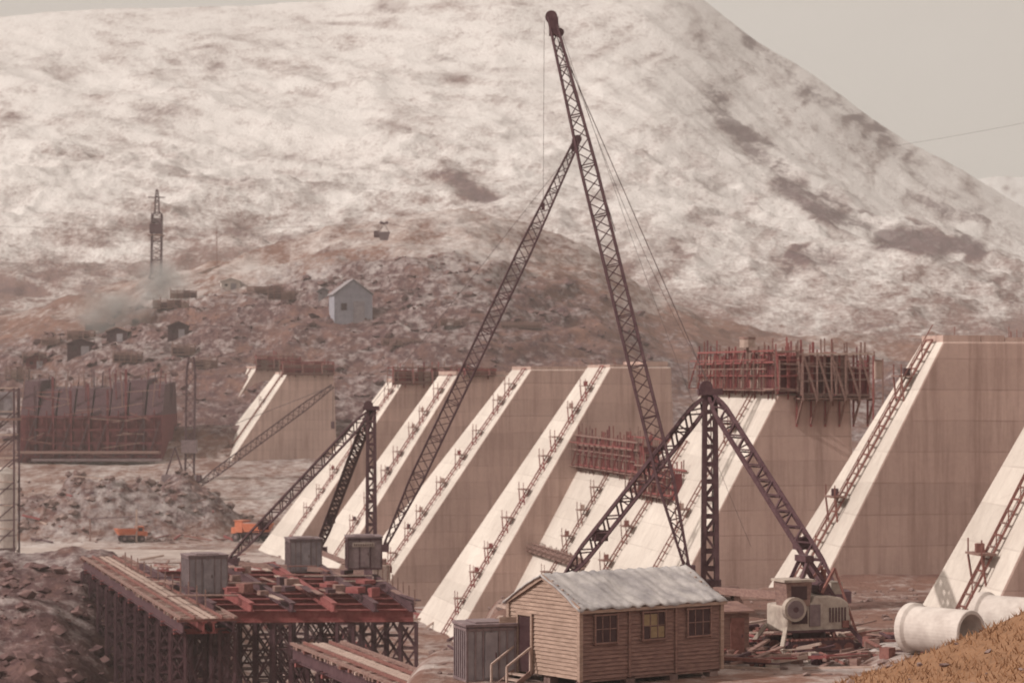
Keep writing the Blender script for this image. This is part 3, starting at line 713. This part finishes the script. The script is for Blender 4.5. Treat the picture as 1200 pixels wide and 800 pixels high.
# ------------------------------------------------------------ pipes
def pipe(a,b,r,name='concrete_pipe'):
    a=Vector(a);b=Vector(b); mb=MB(); n=40; d=(b-a).normalized(); x=d.cross(ZV).normalized(); y=d.cross(x); L=(b-a).length
    prof=[(0,r*.82),(0,r*1.14),(.28,r*1.14),(.4,r),(L-.03,r),(L,r*.97),(L,r*.82),(.3,r*.80)]
    vs=[]
    for s,q in prof:
        for i in range(n): t=2*math.pi*i/n; vs.append(a+d*s+(x*math.cos(t)+y*math.sin(t))*q)
    m=len(prof); fs=[(j*n+i,j*n+(i+1)%n,((j+1)%m)*n+(i+1)%n,((j+1)%m)*n+i) for j in range(m) for i in range(n)]
    mb.add(vs,fs,'pipe'); mb.obj(name,bevel=.02,smooth=False)
def gp(x,y,r,dz=0): return Vector((x,y,ground(x,y)+r*1.05+dz))
pipe(gp(15.75,101.2,.93,.05),gp(17.75,98.9,.93,.05),.88); pipe(gp(18.7,102.0,.93,.4),gp(21.0,99.8,.93,.4),.88)
pipe(gp(21.8,98.5,.93,.4),gp(24.4,97.2,.93,.4),.88)

# ------------------------------------------------------------ far-left shuttered block
g=group('shuttered_block',P(110,530,468)); mb=MB(); rnd=random.Random(4)
zb=ground(P(110,530,468).x,468)-4
x0=P(22,0,468).x; x1=P(190,0,468).x; nseg=8
for i in range(nseg):
    a=x0+(x1-x0)*i/nseg; b=x0+(x1-x0)*(i+1)/nseg; zt=P(0,488+rnd.uniform(-3,3),468).z; zu=P(0,452+rnd.uniform(-7,5),480).z
    mb.hexa([(a+.1,468,zb),(b-.1,468,zb),(b-.1,490,zb),(a+.1,490,zb),(a+.1,468,zt),(b-.1,468,zt),(b-.1,490,zt),(a+.1,490,zt)],'redd')
    mb.hexa([(a+.15,469,zt-.2),(b-.15,469,zt-.2),(b-.15,490,zt),(a+.15,490,zt),(a+.15,473,zu),(b-.15,473,zu),(b-.15,488,zu+.5),(a+.15,488,zu+.5)],rnd.choice(['steel','steel','rockd']))
    mb.beam((a,467.3,zb),(a+rnd.uniform(-.4,.4),467.3,zu+rnd.uniform(-1.5,2.5)),.4,rnd.choice(['steel','steel','redd'])); mb.beam((a+1.9,467.5,zb),(a+1.9,467.5,zt+1),.22,'redd')
    mb.beam((a+.3,467,zb+3),(b-.3,467,zt-1),.2,'steel')
for z in np.linspace(zb+5,P(0,488,468).z,4): mb.beam((x0,467.2,z),(x1,467.2,z),.3,rnd.choice(['redd','redd','steel']))
for i in range(60):
    x=rnd.uniform(x0,x1); z=P(0,450,480).z; y=rnd.uniform(470,488); mb.beam((x,y,z-4),(x+rnd.uniform(-.6,.6),y,z+rnd.uniform(.2,3.0)),.18,rnd.choice(['steel','timber','redd']))
for i in range(26):
    x=rnd.uniform(x0,x1-4); z=rnd.uniform(zb+5,P(0,450,480).z); mb.beam((x,466.6,z),(x+rnd.uniform(2,7),466.6,z+rnd.uniform(-1.5,1.5)),.16,rnd.choice(['timber','redd','rust','steel']))
mb.obj('shutter_bays',g)
mb=MB(); z=P(0,530,464).z; mb.box(((x0+x1)/2,464.5,z),((x1-x0),3,.4),'timber'); mb.box(((x0+x1)/2+2,463,z-1.3),((x1-x0)*.9,1,.4),'steelg'); mb.obj('walkway',g)
for k,(u,v,w_,h) in enumerate([(40,430,5,3),(60,405,4,2),(240,432,5,2.5),(95,400,6,2),(215,418,5,2.5),(150,425,6,2.5),(20,445,5,3)]):
    a=hit(u,v); formwork(a-Vector((w_/2,0,0)),a+Vector((w_/2,0,0)),h,2.0,seed=30+k,step=1.2,r=.18,k1='timber',k2='steel')
c=P(4,632,330); c.z=ground(c.x,c.y)-.5; g=group('cement_silo',c); mb=MB()
mb.tube(c+ZV*3.5,c+ZV*13,1.75,'pipe',n=28); mb.tube(c+ZV*13,c+ZV*13.8,1.75,'pipe',r1=.6,n=28); mb.tube(c+ZV*3.5,c+ZV*1.3,1.75,'steelg',r1=.4,n=28)
for z in(5,7,9,11): mb.tube(c+ZV*z,c+ZV*(z+.15),1.8,'steelg',n=28)
mb.obj('silo_drum',g)
mb=MB()
for sx in(-1,1):
    for sy in(-1,1): mb.beam(c+Vector((sx*1.7,sy*1.7,0)),c+Vector((sx*1.7,sy*1.7,24)),.22,'steel')
for i in range(8):
    for s in(-1,1):
        mb.beam(c+Vector((-1.7,s*1.7,i*3)),c+Vector((1.7,s*1.7,i*3+3)),.14,'steel'); mb.beam(c+Vector((-1.7,s*1.7,i*3+3)),c+Vector((1.7,s*1.7,i*3+3)),.14,'timberp')
mb.box(c+ZV*20,(4,4,.3),'timber'); mb.box(c+ZV*22,(2.6,2.4,3),'panel')
mb.obj('support_frame',g)
c=P(212,528,430); c.z=ground(c.x,c.y); g=group('crawler_crane',c); mb=MB()
for s in(-1,1):
    mb.box(c+Vector((0,s*1.5,.6)),(5,.9,1.1),'steel')
    for q_ in range(5): mb.tube(c+Vector((-2+q_,s*1.5-.5,.55)),c+Vector((-2+q_,s*1.5+.5,.55)),.45,'rust',n=10)
mb.tube(c+ZV*1.1,c+ZV*1.6,1.3,'steel',n=16); mb.obj('tracks',g)
mb=MB(); mb.box(c+Vector((-.8,0,3)),(4.6,3,2.8),'steelg'); mb.box(c+Vector((1.9,-.9,3.1)),(1.4,1.3,2.6),'panel'); mb.box(c+Vector((1.9,-1.58,3.6)),(1.0,.05,1.1),'glass'); mb.box(c+Vector((-3.4,0,2.5)),(.8,2.8,1.6),'steel'); mb.obj('cab_body',g,bevel=.08)
mb=MB(); bt=P(390,452,432); bf=c+Vector((2.4,0,2.2)); mb.lattice(bf,bt,.5,1.2,.6,26,.17,'steel',.15,.8,.10)
pk=c+Vector((-1,0,9)); mb.beam(c+Vector((-2.6,0,4)),pk,.25,'steel'); mb.beam(c+Vector((.6,0,4)),pk,.25,'steel'); mb.obj('boom',g)
mb=MB(); mb.cable(pk,bt,.05,'rope',n=3); mb.cable(bt,bt-ZV*6,.04,'rope',n=2); mb.box(bt-ZV*6.6,(.6,.6,1.2),'steel'); mb.obj('ropes',g)
mb=MB(); b0=Vector((P(222,470,445).x,445,ground(P(222,470,445).x,445))); mb.lattice(b0,P(224,418,445),1.6,1.5,.8,12,.18,'steel',.1,.9,.11); mb.box(b0+ZV*6,(2.6,2.2,2.2),'steelg'); mb.box(b0+ZV*.5,(4,3.5,1),'steel'); mb.obj('hoist_tower')

def onhill(u,d): x=(u-600)/F*d; return Vector((x,d,ground(x,d)))
b0=hit(183,322,480,648); dd_=b0.y; t=P(184,222,dd_); g=group('cableway_tower',b0); mb=MB(); k=P(184,250,dd_)
mb.lattice(b0-ZV*1,k,3.2,2.4,2.2,14,.26,'steel',.05,.95,.16); mb.lattice(k,t,1.4,1.0,.3,8,.18,'steel',.1,.5,.12); mb.obj('lattice_mast',g)
mb=MB(); q_=P(183,268,dd_); mb.box(q_,(3,2.6,2.4),'steel'); mb.box(q_+ZV*2,(2.2,2,1.2),'steelg'); mb.box(q_-ZV*1.6,(3.8,3.4,.3),'timber'); mb.beam(t-ZV*2-Vector((2.2,0,0)),t-ZV*2+Vector((2,0,0)),.25,'steel'); mb.obj('machinery_cab',g)
b0=hit(254,305,480,648); mb=MB(); mb.tube(b0,P(254,265,b0.y),.13,'timber',r1=.08,n=8); q_=P(254,272,b0.y); mb.beam(q_-Vector((1,0,0)),q_+Vector((1,0,0)),.12,'timber'); mb.tube(q_+Vector((-.8,0,0)),q_+Vector((-.8,0,.4)),.1,'pipe',n=6); mb.obj('utility_pole')
def shed(name,u0,u1,vb,ve,va,depth,wall,roof,yaw=.25):
    h0=hit((u0+u1)/2,vb); d=h0.y
    x0=(u0-600)/F*d; x1=(u1-600)/F*d; w=x1-x0; zb=h0.z; he=(vb-ve)/F*d; ha=(vb-va)/F*d
    g=group(name,Vector(((x0+x1)/2,d,zb))); T=Matrix.Translation(((x0+x1)/2,d,zb))@Matrix.Rotation(yaw,4,'Z'); mb=MB(T); w2=w/2*.92
    mb.add([(-w2,0,-3),(w2,0,-3),(w2,0,he),(0,0,ha),(-w2,0,he),(-w2,depth,-3),(w2,depth,-3),(w2,depth,he),(0,depth,ha),(-w2,depth,he)],[(0,1,2,3,4),(9,8,7,6,5),(1,6,7,2),(5,0,4,9)],wall)
    n=9
    for i in range(n+1):
        x=-w2+2*w2*i/n; hh=he+(ha-he)*(1-abs(x)/w2); mb.box((x,-.05,hh/2-1.5),(.18,.1,hh+3),wall)
    mb.obj('walls',g)
    mb=MB(T)
    for s in(-1,1):
        mb.hexa([(s*(w2+.4),-.5,he-.15),(0,-.5,ha+.05),(0,depth+.5,ha+.05),(s*(w2+.4),depth+.5,he-.15),(s*(w2+.4),-.5,he+.05),(0,-.5,ha+.25),(0,depth+.5,ha+.25),(s*(w2+.4),depth+.5,he+.05)],roof)
    mb.obj('roof',g)
    mb=MB(T); mb.box((w2*.3,-.15,he*.35),(w2*.6,.1,he*.8),'panel'); mb.box((-w2*.5,-.15,he*.55),(w2*.3,.1,he*.25),'glass'); mb.obj('door_and_window',g)
shed('metal_shed',390,438,377,345,328,8,'panell','panel',.22)
shed('site_hut',259,282,340,330,327,4,'pipe','pipe',.2)
shed('site_hut',373,385,350,343,340,3,'panel','panel',.1)
shed('timber_store',78,112,416,402,397,6,'steel','rockd',.1)
shed('timber_store',124,150,400,388,384,5,'steel','timber',-.1)
shed('timber_store',196,222,398,384,379,6,'steel','rockd',.15)
shed('timber_store',30,56,432,420,416,5,'redd','rockd',.1)
for k,(u,v,w_,h) in enumerate([(345,352,12,2.2),(120,388,8,2),(540,385,9,1.6),(470,405,8,1.6),(610,385,9,1.4),(310,345,8,1.8),(200,362,8,2.2),(215,350,6,2)]):
    b=hit(u,v); formwork(b-Vector((w_/2,0,0)),b+Vector((w_/2,1,0)),h,1,name='timber_fence',seed=50+k,step=1.5,r=.14,k1='timber',k2='steel')
mb=MB()
mb.cable(P(1000,178,420),P(1350,112,330),.02,'rope',sag=.5,n=10); mb.cable(P(1350,112,330),P(1700,40,300),.02,'rope',n=2)
mb.cable(P(1000,178,420),P(640,230,600),.012,'rope',sag=1,n=8)
mb.obj('overhead_cable')
mb=MB(); sk=P(450,276,560)
for s in(-1,1): mb.beam(sk+Vector((s*1.1,0,.8)),sk+Vector((0,0,2.6)),.12,'steel'); mb.tube(sk+Vector((s*.6,-.2,2.8)),sk+Vector((s*.6,.2,2.8)),.35,'steel',n=10)
mb.box(sk+Vector((0,0,2.7)),(1.8,.3,.3),'steel'); mb.hexa([sk+Vector(p) for p in[(-.8,-.7,-1),(.8,-.7,-1),(.8,.7,-1),(-.8,.7,-1),(-1.3,-1,.8),(1.3,-1,.8),(1.3,1,.8),(-1.3,1,.8)]],'steelg')
mb.box(sk+Vector((-1.6,0,.3)),(1.2,1.2,1.4),'steel')
mb.cable(P(-60,262,560),sk+ZV*2.9,.025,'rope',sag=1.5); mb.cable(sk+ZV*2.9,P(870,335,560),.025,'rope',sag=1.5)
mb.obj('aerial_skip')

# ------------------------------------------------------------ dump trucks
def dumper(x,y,yaw,s=1.):
    z=ground(x,y)+.1; g=group('dump_truck',Vector((x,y,z))); T=Matrix.Translation((x,y,z))@Matrix.Rotation(yaw,4,'Z')@Matrix.Scale(s,4); mb=MB(T)
    mb.box((0,0,.95),(4.8,.9,.3),'steel')
    for xx,r in((-1.5,.62),(1.7,.55)):
        for sy in(-1,1): mb.tube((xx,sy*.75,r),(xx,sy*1.2,r),r,'rubber',n=16); mb.tube((xx,sy*1.18,r),(xx,sy*1.23,r),r*.5,'steelg',n=10)
    mb.obj('chassis_and_wheels',g)
    mb=MB(T); mb.hexa([(-2.3,-.9,1.25),(.5,-.9,1.25),(.5,.9,1.25),(-2.3,.9,1.25),(-2.9,-1.25,2.4),(.8,-1.25,2.4),(.8,1.25,2.4),(-2.9,1.25,2.4)],'orange'); mb.box((-.9,0,2.35),(3,2,.3),'rockm')
    for q in(-1.8,-.9,0): mb.box((q,-1.12,1.85),(.12,.12,1.1),'orange')
    mb.obj('tipping_body',g,bevel=.05)
    mb=MB(T); mb.box((1.5,0,1.9),(1.2,1.7,1.5),'orange'); mb.box((2.4,0,1.4),(.9,1.3,.8),'orange'); mb.box((2.12,0,2.2),(.04,1.4,.6),'glass'); mb.box((1.5,-.87,2.2),(.8,.04,.6),'glass'); mb.box((1.5,0,2.7),(1.4,1.9,.1),'orange'); mb.box((2.87,0,1.4),(.05,1,.5),'steel')
    mb.obj('cab',g,bevel=.06)
dumper(-39.5,388,2.6,1.15); dumper(-57.5,386.5,.4,.85)
mb=MB(); c=onhill(160,386)
mb.beam(c,c+ZV*5,.25,'timberp'); mb.beam(c+Vector((-7,0,3.6)),c+Vector((1,1,3.9)),.2,'steelg'); mb.beam(c+Vector((-7,0,0)),c+Vector((-7,0,3.6)),.2,'timber'); mb.obj('pipe_gantry')

# ------------------------------------------------------------ rubble, timber, grass
def rubble(name,n,fn,seed,mt='rockm'):
    rnd=random.Random(seed); mb=MB()
    base=[(1,0,0),(-1,0,0),(0,1,0),(0,-1,0),(0,0,1),(0,0,-1),(.6,.6,.5),(-.6,.6,.5),(.6,-.6,.5),(-.6,-.6,.5)]
    fs=[(0,6,8),(6,4,8),(0,2,6),(2,7,6),(6,7,4),(7,1,9),(7,2,1),(7,9,4),(9,8,4),(9,1,3),(9,3,8),(8,3,0),(0,3,5),(3,1,5),(1,2,5),(2,0,5)]
    pts=[fn(rnd) for i in range(n)]; zs=terr(np.array([p[0] for p in pts]),np.array([p[1] for p in pts]))+EYE
    for (x,y,s),z in zip(pts,zs):
        if x<-32 and 352<y<382: continue
        R=Matrix.Rotation(rnd.random()*6,3,'Z')@Matrix.Rotation(rnd.uniform(-.5,.5),3,'X'); sc=Vector((s*rnd.uniform(.6,1.3),s*rnd.uniform(.6,1.3),s*rnd.uniform(.4,.9)))
        vs=[R@Vector((b[0]*sc.x*rnd.uniform(.75,1.2),b[1]*sc.y*rnd.uniform(.75,1.2),b[2]*sc.z*rnd.uniform(.75,1.2)))+Vector((x,y,float(z)+s*.05)) for b in base]
        mb.add(vs,fs,mt)
    return mb.obj(name)
rubble('rock_rubble',500,lambda r:(lambda a,q:(-62+math.cos(a)*25*q,402+math.sin(a)*15*q,r.uniform(.15,1.0)**1.3))(r.random()*6.28,r.random()**.6),1)
rubble('rock_rubble',1100,lambda r:(r.uniform(-52,-25),r.uniform(152,215),.1+.7*r.random()**3),2,'rockd')
rubble('rock_rubble',600,lambda r:(r.uniform(-3,22),r.uniform(98,138),.04+.24*r.random()**2),3)
rubble('rock_rubble',1700,lambda r:(r.uniform(-110,30),r.uniform(480,600),.25+1.3*r.random()**4),5,'rockd')
rubble('rock_rubble',900,lambda r:(r.uniform(-80,-5),r.uniform(235,390),.1+.6*r.random()**3),6)
mb=MB(); rnd=random.Random(9)
for i in range(230):
    if i<130: x=rnd.uniform(8,15.5); y=rnd.uniform(101,114)
    else: x=rnd.uniform(-2.5,10); y=rnd.uniform(103,122)
    L=rnd.uniform(.8,3.2); an=rnd.uniform(-.9,.9)+rnd.choice([0,0,1.3]); z=ground(x,y)+rnd.uniform(.05,.45)
    mb.beam((x,y,z),(x+math.cos(an)*L,y+math.sin(an)*L,z+rnd.uniform(-.1,.25)),rnd.uniform(.08,.25),rnd.choice(['timber','timberp','rust','timber','red','steel']),rnd.uniform(.05,.15))
for i in range(6):
    x=9.5+i*.18; mb.tube((x,101.5,ground(x,101.5)+.15+.12*(i%2)),(x+.9,104.5,ground(x,101.5)+.15+.12*(i%2)),.10,'rust',n=8)
for i in range(30):
    x=rnd.uniform(8.5,15);y=rnd.uniform(100,110); mb.box((x,y,ground(x,y)+.2),(rnd.uniform(.3,.8),rnd.uniform(.3,.6),rnd.uniform(.3,.5)),rnd.choice(['timber','rust','beige','steel']),rnd.random())
mb.obj('timber_debris')
mb=MB(); rnd=random.Random(12)
for i in range(560):
    x=rnd.uniform(-75,0); y=rnd.uniform(235,400); L=rnd.uniform(1,5); an=rnd.random()*3; z=ground(x,y)+.2
    if x<-30 and 350<y<384: continue
    mb.beam((x,y,z),(x+math.cos(an)*L,y+math.sin(an)*L,z+rnd.uniform(0,.6)),rnd.uniform(.12,.3),rnd.choice(['timber','timberp','rust','steel','red','red']))
mb.obj('timber_debris')
mb=MB(); rnd=random.Random(3); xs=np.array([rnd.uniform(7.5,20) for i in range(16000)]); ys=np.array([rnd.uniform(62,84) for i in range(16000)]); zs=terr(xs,ys)+EYE
for x,y,z in zip(xs,ys,zs):
    if rnd.random()>.25+.65*((math.sin(x*2.1+y)+math.sin(y*1.7-x*.8))*.25+.5): continue
    h=rnd.uniform(.05,.22); a=rnd.random()*6.28; dx,dy=math.cos(a)*.03,math.sin(a)*.03; l=rnd.uniform(-.18,.18)
    mb.add([(x-dx,y-dy,z-.03),(x+dx,y+dy,z-.03),(x+l,y+rnd.uniform(-.1,.1),z+h)],[(0,1,2)],'straw')
mb.obj('grass')
rubble('rock_rubble',60,lambda r:(r.uniform(8,16),r.uniform(66,82),.05+.22*r.random()**2),8)

# steam and mist
def volmat(name,dens,noisy):
    mv=bpy.data.materials.new(name); t=nt(mv); t.nodes.clear(); n=N(t); out=n.n('ShaderNodeOutputMaterial')
    if noisy:
        vp=n.n('ShaderNodeVolumePrincipled'); vp.inputs['Color'].default_value=(1,.97,.95,1)
        tc=n.n('ShaderNodeTexCoord'); ln=n.n('ShaderNodeVectorMath',operation='LENGTH'); n.l(tc.outputs['Object'],ln.inputs[0])
        ns=n.n('ShaderNodeTexNoise'); ns.inputs['Scale'].default_value=2.0; ns.inputs['Detail'].default_value=3; n.l(tc.outputs['Object'],ns.inputs['Vector'])
        dd=n.math('SUBTRACT',n.math('MULTIPLY',ns.outputs['Fac'],1.8),ln.outputs['Value'],True); n.l(n.math('MULTIPLY',dd,dens),vp.inputs['Density'])
    else:
        vp=n.n('ShaderNodeVolumeScatter'); vp.inputs['Color'].default_value=(1,.94,.90,1); vp.inputs['Density'].default_value=dens
    n.l(vp.outputs[0],out.inputs['Volume']); return mv
mv=volmat('steam',.45,True)
for (u,v,s) in [(192,345,(8,4,9)),(138,378,(11,4,8))]:
    mesh=bpy.data.meshes.new('steam_cloud'); b_=bmesh.new(); bmesh.ops.create_icosphere(b_,subdivisions=3,radius=1); b_.to_mesh(mesh); b_.free(); o=bpy.data.objects.new('steam_cloud',mesh); hq=hit(u,v); o.location=hq+Vector((0,-9,2)); o.scale=s; mesh.materials.append(mv); scene.collection.objects.link(o)
# valley mist: a real, uniform body of thin haze filling the glen
mesh=bpy.data.meshes.new('valley_mist'); b_=bmesh.new(); bmesh.ops.create_cube(b_,size=1); b_.to_mesh(mesh); b_.free()
o=bpy.data.objects.new('valley_mist',mesh); o.scale=(4200,3300,560); o.location=(0,1500,EYE+120); mesh.materials.append(volmat('mist',.00028,False)); scene.collection.objects.link(o)

# ------------------------------------------------------------ sky, sun, camera
to_sun=Vector((-.77,-.25,.58)).normalized(); el=math.asin(to_sun.z); az=math.atan2(to_sun.x,to_sun.y)
w=bpy.data.worlds.new("World"); scene.world=w; w.use_nodes=True; t=w.node_tree; n=N(t); bg=t.nodes['Background']
sk=n.n('ShaderNodeTexSky'); sk.sky_type='NISHITA'; sk.sun_disc=False; sk.sun_elevation=el; sk.sun_rotation=az; sk.dust_density=3
tc=n.n('ShaderNodeTexCoord'); mp=n.n('ShaderNodeMapping'); mp.inputs['Scale'].default_value=(2,2,6); n.l(tc.outputs['Generated'],mp.inputs[0])
cl=n.noise(mp.outputs[0],1.6,4,.55)
cream=n.mix(cl,(6.4,5.4,4.6),(8.2,7.25,6.35))
n.l(n.mix(.9,sk.outputs[0],cream),bg.inputs['Color']); bg.inputs['Strength'].default_value=.1
sl=bpy.data.lights.new('sun','SUN'); sl.energy=3.7; sl.angle=math.radians(1.0); sl.color=(1,.92,.84); so=bpy.data.objects.new('sun',sl); so.rotation_euler=to_sun.to_track_quat('Z','Y').to_euler(); so.location=(0,0,200); scene.collection.objects.link(so)
cam=bpy.data.cameras.new('camera'); cam.sensor_width=36; cam.lens=90; cam.shift_y=40/1200; cam.clip_start=.5; cam.clip_end=9000
cam.dof.use_dof=True; cam.dof.focus_distance=45; cam.dof.aperture_fstop=2.4
co=bpy.data.objects.new('camera',cam); co.location=(0,0,EYE); co.rotation_euler=(math.pi/2,0,0); scene.collection.objects.link(co); scene.camera=co
scene.view_settings.view_transform='Standard'; scene.view_settings.look='None'; scene.view_settings.exposure=0
